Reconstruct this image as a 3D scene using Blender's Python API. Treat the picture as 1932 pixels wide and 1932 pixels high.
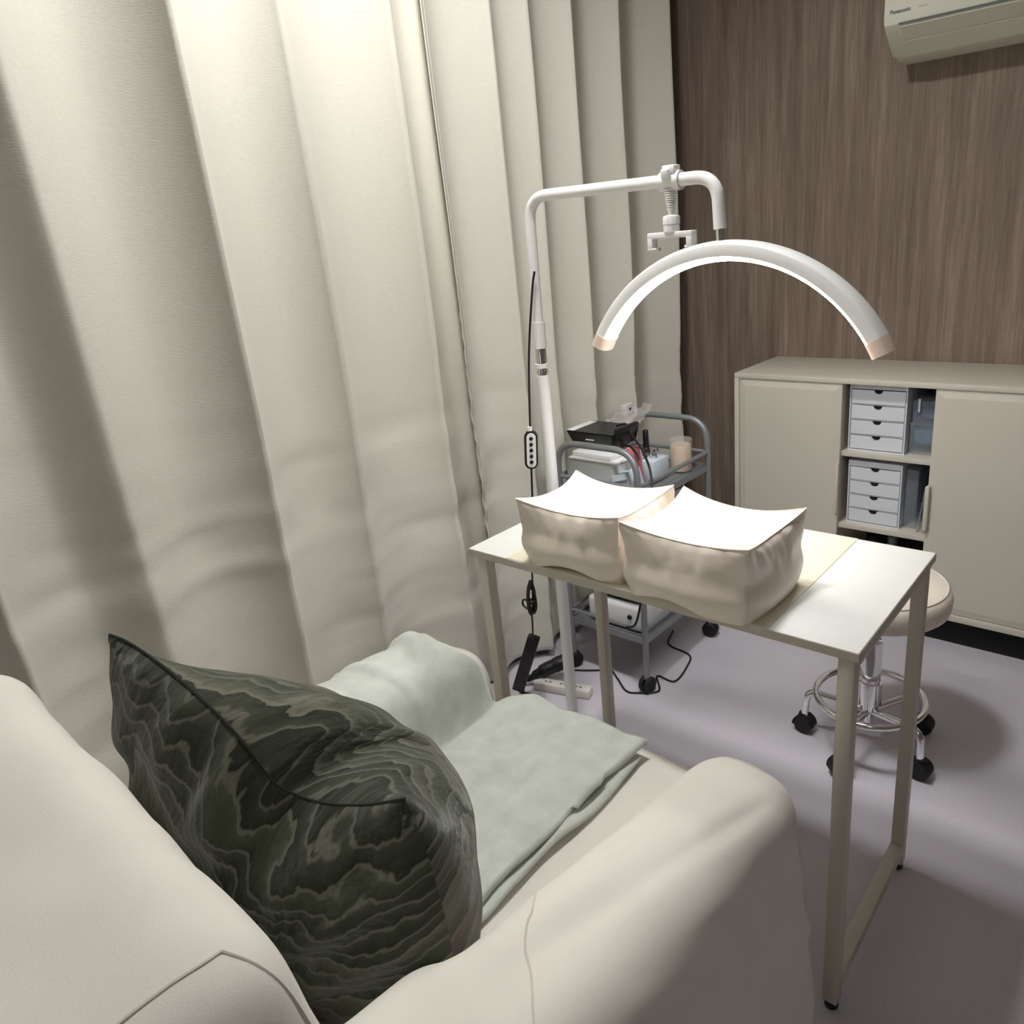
import bpy, bmesh, math, random
import numpy as np
from mathutils import Vector, Matrix, Euler, noise
from mathutils.bvhtree import BVHTree
random.seed(7)
for o in list(bpy.data.objects): bpy.data.objects.remove(o)
C = bpy.context.scene.collection
sc = bpy.context.scene
PI = math.pi

# ------------------------------------------------------------------ camera, world, lights, exposure
cam = bpy.data.cameras.new('camera'); camo = bpy.data.objects.new('camera', cam); C.objects.link(camo)
cam.sensor_width = 36.0; cam.sensor_fit = 'HORIZONTAL'
cam.lens = 1421.35/1932*36
cam.shift_x = (966-1071.08)/1932; cam.shift_y = (941.32-966)/1932
cam.clip_start = 0.02
Rm = Matrix.Rotation(0.70284851, 3, 'Z') @ Matrix.Rotation(1.23585003, 3, 'X') @ Matrix.Rotation(-0.08230784, 3, 'Z')
camo.matrix_world = Matrix.Translation((0, 0, 1.31)) @ Rm.to_4x4()
sc.camera = camo
w = bpy.data.worlds.new('world'); sc.world = w; w.use_nodes = True
w.node_tree.nodes['Background'].inputs[0].default_value = (1, 0.98, 0.95, 1)
w.node_tree.nodes['Background'].inputs[1].default_value = 0.3
sc.view_settings.view_transform = 'Standard'
sc.view_settings.look = 'None'
sc.view_settings.exposure = 0.44
sc.view_settings.gamma = 1.0
sc.view_settings.use_curve_mapping = False
LED = 33.0          # arc lamp diffuser emission
CEIL_A = 116.0       # ceiling panel by the curtain
FILL_B = 2.3        # unseen fill panel added behind / right

# ------------------------------------------------------------------ materials
def srgb(r, g, b):
    f = lambda c: (c/255/12.92) if c/255 <= .04045 else ((c/255+.055)/1.055)**2.4
    return (f(r), f(g), f(b), 1)
def mat(name, col, rough=.5, metal=0, bump=0, bscale=200, var=0, vscale=8, stretch=(1, 1, 1), trans=0, alpha=1, sheen=0, spec=.5, emit=0, coat=0, sub=0):
    m = bpy.data.materials.new(name); m.use_nodes = True
    nt = m.node_tree; N = nt.nodes; L = nt.links; b = N['Principled BSDF']
    b.inputs['Base Color'].default_value = col; b.inputs['Roughness'].default_value = rough
    b.inputs['Metallic'].default_value = metal; b.inputs['Specular IOR Level'].default_value = spec
    b.inputs['Transmission Weight'].default_value = trans; b.inputs['Alpha'].default_value = alpha
    b.inputs['Sheen Weight'].default_value = sheen; b.inputs['Coat Weight'].default_value = coat
    if sub: b.inputs['Subsurface Weight'].default_value = sub; b.inputs['Subsurface Scale'].default_value = .02
    if emit: b.inputs['Emission Color'].default_value = col; b.inputs['Emission Strength'].default_value = emit
    tc = N.new('ShaderNodeTexCoord'); mp = N.new('ShaderNodeMapping'); L.new(tc.outputs['Object'], mp.inputs[0])
    mp.inputs['Scale'].default_value = stretch
    if var:
        n = N.new('ShaderNodeTexNoise'); n.inputs['Scale'].default_value = vscale; n.inputs['Detail'].default_value = 5
        L.new(mp.outputs[0], n.inputs[0])
        r = N.new('ShaderNodeValToRGB'); L.new(n.outputs['Fac'], r.inputs[0])
        c = col; r.color_ramp.elements[0].position = .3; r.color_ramp.elements[1].position = .7
        r.color_ramp.elements[0].color = (c[0]*(1-var), c[1]*(1-var), c[2]*(1-var), 1)
        r.color_ramp.elements[1].color = (min(1, c[0]*(1+var)), min(1, c[1]*(1+var)), min(1, c[2]*(1+var)), 1)
        L.new(r.outputs[0], b.inputs['Base Color'])
    if bump:
        n2 = N.new('ShaderNodeTexNoise'); n2.inputs['Scale'].default_value = bscale; n2.inputs['Detail'].default_value = 3
        L.new(mp.outputs[0], n2.inputs[0])
        bp = N.new('ShaderNodeBump'); bp.inputs['Strength'].default_value = bump; bp.inputs['Distance'].default_value = .002
        L.new(n2.outputs['Fac'], bp.inputs['Height']); L.new(bp.outputs[0], b.inputs['Normal'])
    return m
M = {}
M['curtain'] = mat('curtain_fabric', srgb(222, 219, 207), .75, bump=.35, bscale=90, var=.03, vscale=60, stretch=(1, 1, 9), sheen=.15, spec=.25)
M['cover'] = mat('slipcover_cotton', srgb(233, 229, 220), .85, bump=.12, bscale=500, var=.02, vscale=12, sheen=.1, spec=.2)
M['piping'] = mat('slipcover_seam', srgb(218, 212, 202), .85, spec=.2)
M['blanket'] = mat('fleece_blanket', srgb(206, 210, 202), .95, bump=.35, bscale=330, var=.09, vscale=28, sheen=.5, spec=.1)
M['leather'] = mat('cream_leatherette', srgb(240, 228, 215), .38, bump=.12, bscale=500, spec=.5)
M['table'] = mat('white_melamine', srgb(228, 228, 224), .4, var=.015, vscale=30)
M['edge'] = mat('table_edge_band', srgb(200, 194, 180), .5)
M['legmetal'] = mat('beige_powder_coat', srgb(205, 199, 186), .45, bump=.05)
M['matpvc'] = mat('cream_desk_mat', srgb(226, 220, 196), .5)
M['black'] = mat('black_plastic', srgb(18, 18, 20), .35)
M['rubber'] = mat('black_rubber', srgb(14, 14, 15), .6)
M['cord'] = mat('black_cord', srgb(20, 20, 22), .5)
M['whiteplastic'] = mat('white_plastic', srgb(235, 235, 235), .35)
M['lampwhite'] = mat('white_lacquer', srgb(240, 240, 240), .3)
M['chrome'] = mat('chrome', (.85, .85, .86, 1), .08, metal=1)
M['greymetal'] = mat('grey_lacquered_steel', srgb(140, 143, 147), .35, metal=.35)
M['cab'] = mat('greige_lacquer', srgb(212, 207, 194), .5, bump=.05, bscale=300)
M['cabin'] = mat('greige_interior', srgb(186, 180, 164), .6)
M['cabback'] = mat('dark_cabinet_back', srgb(52, 46, 42), .7)
M['drawer'] = mat('white_drawer_plastic', srgb(228, 231, 238), .35)
M['acwhite'] = mat('air_conditioner_plastic', srgb(222, 222, 206), .45)
M['ivory'] = mat('ivory_plastic', srgb(228, 222, 216), .4)
M['endcap'] = mat('lamp_end_cap', srgb(236, 214, 200), .4)
M['clear'] = mat('frosted_clear_plastic', srgb(190, 200, 212), .25, alpha=.28)
M['bluebox'] = mat('pale_blue_plastic', srgb(206, 216, 226), .4)
M['bluefill'] = mat('blue_folded_cloth', srgb(86, 108, 140), .8, var=.3, vscale=40)
M['pink'] = mat('pink_plastic', srgb(205, 110, 120), .35, var=.25, vscale=30, stretch=(3, 3, .4))
M['beigejar'] = mat('beige_jar', srgb(224, 202, 172), .5, var=.06, vscale=60)
M['carton'] = mat('grey_carton', srgb(196, 200, 200), .6)
M['towel'] = mat('pale_lilac_towel', srgb(196, 190, 192), .9, bump=.5, bscale=300)
M['grille'] = mat('dark_grille', srgb(40, 40, 42), .5)
M['olive'] = mat('olive_jar', srgb(150, 130, 70), .5)
M['darkitem'] = mat('dark_bottle', srgb(50, 48, 48), .4)
M['wallcream'] = mat('cream_wall', srgb(150, 142, 134), .8, bump=.1)
M['ceiling'] = mat('white_ceiling', srgb(225, 222, 216), .9)
M['led'] = mat('led_diffuser', (1, .995, .98, 1), .4, emit=LED)
M['panel_a'] = mat('ceiling_diffuser_near', (1, .99, .965, 1), .5, emit=CEIL_A)
M['fill_panel'] = mat('added_fill_diffuser', (1, .99, .97, 1), .5, emit=FILL_B)
M['print'] = mat('grey_print', srgb(90, 92, 98), .5)
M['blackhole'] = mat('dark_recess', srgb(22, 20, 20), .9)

def wood_wall():
    m = bpy.data.materials.new('brown_woodgrain_panel'); m.use_nodes = True
    nt = m.node_tree; N = nt.nodes; L = nt.links; b = N['Principled BSDF']
    tc = N.new('ShaderNodeTexCoord'); mp = N.new('ShaderNodeMapping'); L.new(tc.outputs['Object'], mp.inputs[0])
    mp.inputs['Scale'].default_value = (1, 1, .045)
    n = N.new('ShaderNodeTexNoise'); n.inputs['Scale'].default_value = 190; n.inputs['Detail'].default_value = 6; n.inputs['Roughness'].default_value = .7
    n2 = N.new('ShaderNodeTexNoise'); n2.inputs['Scale'].default_value = 40; n2.inputs['Detail'].default_value = 3
    L.new(mp.outputs[0], n.inputs[0]); L.new(mp.outputs[0], n2.inputs[0])
    mx = N.new('ShaderNodeMath'); mx.operation = 'MULTIPLY_ADD'; mx.inputs[1].default_value = .6
    L.new(n2.outputs['Fac'], mx.inputs[0])
    m2 = N.new('ShaderNodeMath'); m2.operation = 'MULTIPLY'; m2.inputs[1].default_value = .6; L.new(n.outputs['Fac'], m2.inputs[0]); L.new(m2.outputs[0], mx.inputs[2])
    r = N.new('ShaderNodeValToRGB'); L.new(mx.outputs[0], r.inputs[0])
    e = r.color_ramp.elements; e[0].position = .42; e[0].color = srgb(116, 100, 88); e[1].position = .78; e[1].color = srgb(160, 143, 129)
    x = r.color_ramp.elements.new(.6); x.color = srgb(136, 119, 106)
    L.new(r.outputs[0], b.inputs['Base Color']); b.inputs['Roughness'].default_value = .55; b.inputs['Specular IOR Level'].default_value = .3
    bp = N.new('ShaderNodeBump'); bp.inputs['Strength'].default_value = .25; bp.inputs['Distance'].default_value = .002
    L.new(n.outputs['Fac'], bp.inputs['Height']); L.new(bp.outputs[0], b.inputs['Normal'])
    return m
M['wood'] = wood_wall()
def floor_mat():
    m = mat('lilac_grey_vinyl', srgb(186, 179, 186), .45, bump=.15, bscale=350, spec=.3)
    nt = m.node_tree; N = nt.nodes; L = nt.links; b = N['Principled BSDF']
    tc = N.new('ShaderNodeTexCoord')
    n = N.new('ShaderNodeTexNoise'); n.inputs['Scale'].default_value = 420; n.inputs['Detail'].default_value = 2; L.new(tc.outputs['Object'], n.inputs[0])
    r = N.new('ShaderNodeValToRGB'); L.new(n.outputs['Fac'], r.inputs[0])
    r.color_ramp.elements[0].position = .35; r.color_ramp.elements[0].color = srgb(190, 185, 194)
    r.color_ramp.elements[1].position = .65; r.color_ramp.elements[1].color = srgb(212, 208, 218)
    L.new(r.outputs[0], b.inputs['Base Color']); return m
M['floor'] = floor_mat()
def camo_mat():
    m = bpy.data.materials.new('green_contour_jacquard'); m.use_nodes = True
    nt = m.node_tree; N = nt.nodes; L = nt.links; b = N['Principled BSDF']
    tc = N.new('ShaderNodeTexCoord'); mp = N.new('ShaderNodeMapping'); L.new(tc.outputs['UV'], mp.inputs[0])
    mp.inputs['Scale'].default_value = (4.2, 2.0, 1)
    n = N.new('ShaderNodeTexNoise'); n.inputs['Scale'].default_value = 1.0; n.inputs['Detail'].default_value = 6; n.inputs['Roughness'].default_value = .46
    n.inputs['Distortion'].default_value = 0
    L.new(mp.outputs[0], n.inputs[0])
    sp = N.new('ShaderNodeSeparateXYZ'); L.new(tc.outputs['UV'], sp.inputs[0])
    k1 = N.new('ShaderNodeMath'); k1.operation = 'MULTIPLY'; k1.inputs[1].default_value = 15.0; L.new(sp.outputs['Y'], k1.inputs[0])
    k2 = N.new('ShaderNodeMath'); k2.operation = 'MULTIPLY_ADD'; k2.inputs[1].default_value = 3.0; L.new(sp.outputs['X'], k2.inputs[0]); L.new(k1.outputs[0], k2.inputs[2])
    a = N.new('ShaderNodeMath'); a.operation = 'MULTIPLY_ADD'; a.inputs[1].default_value = 11.0; L.new(n.outputs['Fac'], a.inputs[0]); L.new(k2.outputs[0], a.inputs[2])
    fr = N.new('ShaderNodeMath'); fr.operation = 'FRACT'; L.new(a.outputs[0], fr.inputs[0])
    fl = N.new('ShaderNodeMath'); fl.operation = 'FLOOR'; L.new(a.outputs[0], fl.inputs[0])
    wn = N.new('ShaderNodeTexWhiteNoise'); wn.noise_dimensions = '1D'; L.new(fl.outputs[0], wn.inputs['W'])
    r = N.new('ShaderNodeValToRGB'); r.color_ramp.interpolation = 'CONSTANT'; L.new(wn.outputs['Value'], r.inputs[0])
    cols = [(0, srgb(86, 89, 74)), (.22, srgb(60, 64, 52)), (.42, srgb(98, 99, 82)), (.6, srgb(90, 86, 78)), (.75, srgb(70, 75, 60)), (.88, srgb(98, 88, 84))]
    r.color_ramp.elements[0].color = cols[0][1]; r.color_ramp.elements[1].position = cols[1][0]; r.color_ramp.elements[1].color = cols[1][1]
    for p, c in cols[2:]:
        e = r.color_ramp.elements.new(p); e.color = c
    # bright contour line at the top of each step
    r2 = N.new('ShaderNodeValToRGB'); L.new(fr.outputs[0], r2.inputs[0])
    e = r2.color_ramp.elements; e[0].position = 0; e[0].color = (0, 0, 0, 1); e[1].position = 1; e[1].color = (.0, .0, .0, 1)
    for p, v in ((.74, 0), (.84, 1), (.94, 1), (.98, 0)):
        k = e.new(p); k.color = (v, v, v, 1)
    mx = N.new('ShaderNodeMix'); mx.data_type = 'RGBA'; mx.inputs['B'].default_value = srgb(122, 116, 106)
    m3 = N.new('ShaderNodeMath'); m3.operation = 'MULTIPLY'; m3.inputs[1].default_value = .55; L.new(r2.outputs[0], m3.inputs[0])
    g1 = N.new('ShaderNodeMath'); g1.operation = 'MULTIPLY_ADD'; g1.inputs[1].default_value = .75; g1.inputs[2].default_value = .55; L.new(fr.outputs[0], g1.inputs[0])
    vm = N.new('ShaderNodeVectorMath'); vm.operation = 'SCALE'; L.new(r.outputs[0], vm.inputs[0]); L.new(g1.outputs[0], vm.inputs['Scale'])
    L.new(m3.outputs[0], mx.inputs['Factor']); L.new(vm.outputs[0], mx.inputs['A']); L.new(mx.outputs['Result'], b.inputs['Base Color'])
    b.inputs['Roughness'].default_value = .95; b.inputs['Sheen Weight'].default_value = .25; b.inputs['Specular IOR Level'].default_value = .1
    bp = N.new('ShaderNodeBump'); bp.inputs['Strength'].default_value = .9; bp.inputs['Distance'].default_value = .006
    L.new(fr.outputs[0], bp.inputs['Height'])
    n3 = N.new('ShaderNodeTexNoise'); n3.inputs['Scale'].default_value = 600; L.new(tc.outputs['Object'], n3.inputs[0])
    bp2 = N.new('ShaderNodeBump'); bp2.inputs['Strength'].default_value = .4; bp2.inputs['Distance'].default_value = .001
    L.new(n3.outputs['Fac'], bp2.inputs['Height']); L.new(bp.outputs[0], bp2.inputs['Normal']); L.new(bp2.outputs[0], b.inputs['Normal'])
    return m
M['camo'] = camo_mat()

# ------------------------------------------------------------------ helpers (all shapes are built in world metres)
def tag(o, label=None, cat=None, group=None, kind=None):
    if label: o['label'] = label
    if cat: o['category'] = cat
    if group: o['group'] = group
    if kind: o['kind'] = kind
    return o
def thing(name, label, cat, loc, group=None):
    o = bpy.data.objects.new(name, None); o.empty_display_size = .05; C.objects.link(o); o.location = loc
    o['wo'] = list(loc)
    return tag(o, label, cat, group)
def worig(o):
    return Vector(o['wo'])
def obj(name, bm, m, parent=None, smooth=True, angle=40, origin=None):
    me = bpy.data.meshes.new(name)
    if isinstance(bm, bmesh.types.BMesh):
        bmesh.ops.recalc_face_normals(bm, faces=bm.faces[:])
        bm.to_mesh(me); bm.free()
    else:
        me.from_pydata(*bm[:2], bm[2]) if len(bm) == 3 and isinstance(bm[1], list) and len(bm[1]) == 0 else me.from_pydata(bm[0], [], bm[1])
    if parent is not None: org = worig(parent)
    elif origin is not None: org = Vector(origin)
    else: org = Vector((0, 0, 0))
    me.transform(Matrix.Translation(-org))
    me.materials.append(M[m] if isinstance(m, str) else m)
    if smooth:
        me.shade_smooth()
        if angle < 180: me.set_sharp_from_angle(angle=math.radians(angle))
    o = bpy.data.objects.new(name, me); C.objects.link(o)
    if parent is not None: o.parent = parent; o['wo'] = list(org)
    else: o.location = org; o['wo'] = list(org)
    return o
def B(): return bmesh.new()
def box(bm, x0, x1, y0, y1, z0, z1, bev=0, seg=2, rot=None, about=None):
    g = bmesh.ops.create_cube(bm, size=1)
    vs = g['verts']
    bmesh.ops.scale(bm, vec=(x1-x0, y1-y0, z1-z0), verts=vs)
    c = Vector(((x0+x1)/2, (y0+y1)/2, (z0+z1)/2))
    bmesh.ops.translate(bm, vec=c, verts=vs)
    if bev:
        es = list({e for v in vs for e in v.link_edges})
        r = bmesh.ops.bevel(bm, geom=es, offset=bev, segments=seg, affect='EDGES', profile=.5)
        vs = list({v for v in r['verts']} | {v for f in r['faces'] for v in f.verts})
    if rot is not None:
        p = Vector(about) if about is not None else c
        bmesh.ops.rotate(bm, cent=p, matrix=Euler(rot).to_matrix(), verts=vs)
    return vs
def roundpath(pts, r, n=6):
    pts = [Vector(p) for p in pts]; out = [pts[0]]
    for i in range(1, len(pts)-1):
        a, b, c = pts[i-1], pts[i], pts[i+1]
        rr = r[i-1] if isinstance(r, (list, tuple)) else r
        d1 = (a-b); d2 = (c-b); l = min(rr, d1.length*.49, d2.length*.49)
        p1 = b+d1.normalized()*l; p2 = b+d2.normalized()*l
        # circular-like fillet
        for k in range(n+1):
            t = k/n; out.append(p1*(1-t)**2+b*2*t*(1-t)+p2*t*t)
    out.append(pts[-1]); return out
def smoothpath(pts, n=6):
    P = [Vector(p) for p in pts]; P = [P[0]*2-P[1]]+P+[P[-1]*2-P[-2]]; out = []
    for i in range(1, len(P)-2):
        for k in range(n):
            t = k/n; a, b, c, d = P[i-1:i+3]
            out.append(.5*((2*b)+(-a+c)*t+(2*a-5*b+4*c-d)*t*t+(-a+3*b-3*c+d)*t**3))
    out.append(P[-2]); return out
def tube(bm, pts, r, seg=10, cap=True, sq=False):
    pts = [Vector(p) for p in pts]; rings = []; up = None
    for i, p in enumerate(pts):
        t = (pts[min(i+1, len(pts)-1)]-pts[max(i-1, 0)]).normalized()
        if up is None:
            up = Vector((0, 0, 1)) if abs(t.z) < .9 else Vector((0, 1, 0))
        a = (up-t*up.dot(t)).normalized(); b = t.cross(a); up = a
        rr = r[i] if isinstance(r, (list, tuple)) else r
        ring = []
        for k in range(seg):
            th = 2*PI*k/seg+(PI/4 if sq else 0); q = rr*(2**.5 if sq else 1)
            ring.append(bm.verts.new(p+a*math.cos(th)*q+b*math.sin(th)*q))
        rings.append(ring)
    for i in range(len(rings)-1):
        for k in range(seg):
            bm.faces.new((rings[i][k], rings[i][(k+1) % seg], rings[i+1][(k+1) % seg], rings[i+1][k]))
    if cap:
        bm.faces.new(rings[0][::-1]); bm.faces.new(rings[-1])
def lathe(bm, prof, c, seg=32, axis='Z'):
    rings = []
    for r, z in prof:
        ring = []
        for k in range(seg):
            a = 2*PI*k/seg; x, y = r*math.cos(a), r*math.sin(a)
            if axis == 'Z': v = (c[0]+x, c[1]+y, c[2]+z)
            elif axis == 'X': v = (c[0]+z, c[1]+x, c[2]+y)
            else: v = (c[0]+x, c[1]+z, c[2]+y)
            ring.append(bm.verts.new(v))
        rings.append(ring)
    for i in range(len(rings)-1):
        for k in range(seg):
            bm.faces.new((rings[i][k], rings[i][(k+1) % seg], rings[i+1][(k+1) % seg], rings[i+1][k]))
    bm.faces.new(rings[0][::-1]); bm.faces.new(rings[-1])
def extr(bm, prof, x0, x1, axis='X'):
    """extrude a closed 2-D profile: (y,z) along X, (x,z) along Y, (x,y) along Z"""
    f = {'X': lambda a, b, t: (t, a, b), 'Y': lambda a, b, t: (a, t, b), 'Z': lambda a, b, t: (a, b, t)}[axis]
    A = [bm.verts.new(f(a, b, x0)) for a, b in prof]; Bv = [bm.verts.new(f(a, b, x1)) for a, b in prof]
    n = len(prof)
    for i in range(n): bm.faces.new((A[i], A[(i+1) % n], Bv[(i+1) % n], Bv[i]))
    bm.faces.new(A[::-1]); bm.faces.new(Bv)
def gridmesh(fn, nu, nv):
    V = [fn(i/nu, j/nv) for j in range(nv+1) for i in range(nu+1)]
    F = [(j*(nu+1)+i, j*(nu+1)+i+1, (j+1)*(nu+1)+i+1, (j+1)*(nu+1)+i) for j in range(nv) for i in range(nu)]
    return V, F
def ns(x, y=0, z=0): return noise.noise(Vector((x, y, z)))
def ss(a, b, x):
    t = max(0., min(1., (x-a)/(b-a))); return t*t*(3-2*t)

# ------------------------------------------------------------------ the setting
def struct(name, bm, m, **k):
    return tag(obj(name, bm, m, smooth=False, **k), kind='structure')
b = B(); box(b, -1.75, 1.9, -1.6, 2.74, -.1, 0); struct('floor', b, 'floor')
b = B(); box(b, -1.75, 1.9, -1.6, 2.74, 2.5, 2.6); struct('ceiling', b, 'ceiling')
b = B(); box(b, -1.75, 1.9, 2.64, 2.74, 0, 2.5); struct('wall_back', b, 'wood')
b = B(); box(b, -1.75, -1.65, -1.5, 2.64, 0, 2.5); struct('wall_left', b, 'wallcream')
b = B(); box(b, 1.8, 1.9, -1.5, 2.64, 0, 2.5); struct('wall_right', b, 'wallcream')
b = B(); box(b, -1.75, 1.9, -1.6, -1.5, 0, 2.5); struct('wall_front', b, 'wallcream')

# ------------------------------------------------------------------ ceiling light and an added fill panel (outside the frame, lighting the room)
def ceiling_or_fill_light(x0, x1, y0, y1, m, label):
    t = thing('ceiling_or_fill_light', label, 'lamp', ((x0+x1)/2, (y0+y1)/2, 2.5))
    b = B()
    for q in ((x0, x1, y0, y0+.02), (x0, x1, y1-.02, y1), (x0, x0+.02, y0+.02, y1-.02), (x1-.02, x1, y0+.02, y1-.02)): box(b, *q, 2.46, 2.5)
    obj('frame', b, 'lampwhite', t, smooth=False)
    b = B(); box(b, x0+.02, x1-.02, y0+.02, y1-.02, 2.47, 2.498); obj('diffuser', b, m, t, smooth=False)
ceiling_or_fill_light(-1.07, -.82, .88, 1.13, 'panel_a', 'square white ceiling light panel nearest the curtain')
ceiling_or_fill_light(.1, .9, -.9, -.3, 'fill_panel', 'larger white fill light panel added overhead behind the armchair')  # unseen panel added as fill for the sides facing the camera

# ------------------------------------------------------------------ curtains
def fold_profile(ridges):
    """list of (y, depth, cusp): cusped folds standing out towards the room, round valleys between"""
    def f(y):
        if y <= ridges[0][0]: return ridges[0][1]
        for (a, da, ca), (b_, db, cb) in zip(ridges, ridges[1:]):
            if a <= y <= b_:
                t = (y-a)/(b_-a); w_ = .55
                tt = t/w_*.5 if t < w_ else .5+(t-w_)/(1-w_)*.5
                s = math.sin(PI*tt)**(ca if tt < .5 else cb)
                amp = (b_-a)*.36
                return da*(1-t)+db*t-amp*s
        return ridges[-1][1]
    return f
def curtain(name, label, y0, y1, ridges, ztop, zbot, hem_left=False, n=260, base=-1.49):
    f = fold_profile(ridges)
    t = thing(name, label, 'curtain', (base, (y0+y1)/2, 0), None)
    def pt(u, v):
        z = zbot+(ztop-zbot)*v
        y = y0+(y1-y0)*u
        lean = .02*(1-z)*math.sin(y*5) if z < 1 else 0
        fade = .8+.2*ss(0., 1.6, z)
        yy = y
        d = f(yy)*fade
        # crumple of the lower half
        k = 1-ss(.75, 1.15, z)
        d += k*.007*ns(y*3.2, z*4.5, 3.3)+k*.004*ns(y*9, z*13, 1.3)
        d += .012*ns(y*2.5, z*1.2, 8)
        # small horizontal drag lines
        d += .004*k*ns(y*3, z*30, 5.5)
        if hem_left:
            h = 1-ss(0., .05, y-y0)
            puck = 1-ss(.9, 1.3, z)
            d += .006*h+h*puck*.0022*math.sin(z*120+5*ns(z*9, 2))+(1-ss(0, .16, y-y0))*puck*.006*ns(y*8, z*26, 2)
        # break on the floor
        d += .03*(1-ss(0, .12, z-zbot))*ns(y*4, 1.7)
        return (base+d, yy+lean, z)
    V, F = gridmesh(pt, n, 150)
    o = obj('panel', (V, F), 'curtain', t, angle=180)
    md = o.modifiers.new('s', 'SOLIDIFY'); md.thickness = .003; md.offset = -1
    return t, o, pt
RA = [(-.75, .0, .8), (-.45, .01, .8), (-.1, .02, .8), (.26, .02, .8), (.49, .01, 1.3), (.77, .04, .62), (1.0, .02, .7), (1.28, .02, .6), (1.42, -.008, 1)]
cl, _, _ = curtain('curtain', 'wide cream curtain panel in deep folds beside and behind the armchair', -.75, 1.405, RA, 2.43, .012, n=330)
RB = [(1.372, .012, 1.2), (1.59, .03, .6), (1.765, .0, .7), (1.955, .005, .55), (2.2, .0, .6), (2.49, .0, 1)]
cr, _, ptB = curtain('curtain', 'narrower cream curtain panel with a puckered hem hanging beside the trolley', 1.372, 2.49, RB, 2.43, .03, hem_left=True, n=260)
b = B(); tube(b, smoothpath([Vector(ptB(.025, k/40))+Vector((.0025, 0, 0)) for k in range(41)], 2), .0012, 6); obj('hem_seam', b, 'piping', cr)
b = B(); box(b, -1.53, -1.42, -.8, 2.56, 2.42, 2.5, .004)
tag(obj('curtain_rail', b, 'lampwhite', origin=(-1.49, .9, 2.5)), 'long white curtain rail under the ceiling', 'curtain rail')
# small plate on the curtain
t = thing('wall_plate', 'small white square plate with a dark dot above the trolley', 'plate', (-1.435, 2.05, .72))
b = B(); box(b, -1.45, -1.43, 2.025, 2.075, .722, .762, .003); obj('plate', b, 'whiteplastic', t)
b = B(); lathe(b, [(.006, 0), (.005, .003)], (-1.431, 2.05, .745), 12, 'X'); obj('socket', b, 'black', t)

# ------------------------------------------------------------------ air conditioner
t = thing('air_conditioner', 'off-white split air conditioner high on the brown wall', 'air conditioner', (-.35, 2.64, 1.71))
AX0, AX1 = -.78, .05
prof = [(2.638, 2.05), (2.50, 2.05), (2.435, 2.03), (2.42, 1.99), (2.415, 1.80), (2.42, 1.781), (2.430, 1.772), (2.520, 1.718), (2.535, 1.712), (2.638, 1.710)]
b = B(); extr(b, prof, AX0, AX1)
bmesh.ops.bevel(b, geom=[e for e in b.edges if abs(e.verts[0].co.x-e.verts[1].co.x) < 1e-5], offset=.006, segments=2, affect='EDGES')
obj('body', b, 'acwhite', t, angle=30)
def slope_flap(s0, s1, name, out=.003):
    p0 = Vector((0, 2.421, 1.7775)); p1 = Vector((0, 2.527, 1.714)); d = p1-p0; n = Vector((0, -.514, -.857))
    a = p0+d*s0; c = p0+d*s1
    pr = [(a+n*out), (c+n*out), (c-n*.006), (a-n*.006)]
    b = B(); extr(b, [(q.y, q.z) for q in pr], AX0+.042, AX1-.042)
    bmesh.ops.bevel(b, geom=b.edges[:], offset=.0012, segments=1, affect='EDGES')
    return obj(name, b, 'acwhite', t, smooth=False)
slope_flap(.03, .44, 'louver'); slope_flap(.48, .97, 'louver')
b = B(); box(b, AX0+.04, AX1-.04, 2.4165, 2.43, 1.7785, 1.7825); obj('groove', b, 'print', t, smooth=False)
def text_mesh(name, s, size, loc, rot, m, parent, extrude=.0006, bold=0.0):
    cu = bpy.data.curves.new(name, 'FONT'); cu.body = s; cu.size = size; cu.extrude = extrude; cu.offset = bold
    o = bpy.data.objects.new(name, cu); C.objects.link(o)
    dg = bpy.context.evaluated_depsgraph_get(); me = bpy.data.meshes.new_from_object(o.evaluated_get(dg))
    bpy.data.objects.remove(o)
    me.transform(Matrix.Translation(Vector(loc)-worig(parent)) @ Euler(rot).to_matrix().to_4x4())
    me.materials.clear(); me.materials.append(M[m])
    q = bpy.data.objects.new(name, me); C.objects.link(q); q.parent = parent; q['wo'] = list(worig(parent)); return q
text_mesh('lettering', 'Panasonic', .0135, (-.763, 2.4152, 1.806), (PI/2, 0, 0), 'print', t, bold=.0004)
b = B(); box(b, -.690, -.668, 2.4150, 2.418, 1.8085, 1.8115); obj('faint_mark', b, 'cabin', t, smooth=False)

# ------------------------------------------------------------------ cabinet
t = thing('cabinet', 'greige sliding-door sideboard standing against the brown wall', 'cabinet', (-.55, 2.47, 0))
CX0, CX1, CY0, CY1, CZ0, CZ1 = -1.173, .10, 2.30, 2.638, .097, .834
b = B(); box(b, CX0, CX1, CY0, CY1, CZ1-.018, CZ1, .003); obj('top_panel', b, 'cab', t)
b = B(); box(b, CX0, CX0+.016, CY0, CY1, CZ0, CZ1-.018, .002); obj('side_panel', b, 'cab', t)
b = B(); box(b, CX1-.016, CX1, CY0, CY1, CZ0, CZ1-.018, .002); obj('side_panel', b, 'cab', t)
b = B(); box(b, CX0+.016, CX1-.016, CY0, CY1, CZ0, CZ0+.02, .002); obj('bottom_panel', b, 'cab', t)
b = B(); box(b, CX0+.016, CX1-.016, CY1-.012, CY1, CZ0+.02, CZ1-.018); obj('back_panel', b, 'cabback', t)
b = B(); box(b, CX0+.03, CX1-.03, CY0+.045, CY1, 0, CZ0); obj('plinth', b, 'blackhole', t)
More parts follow.
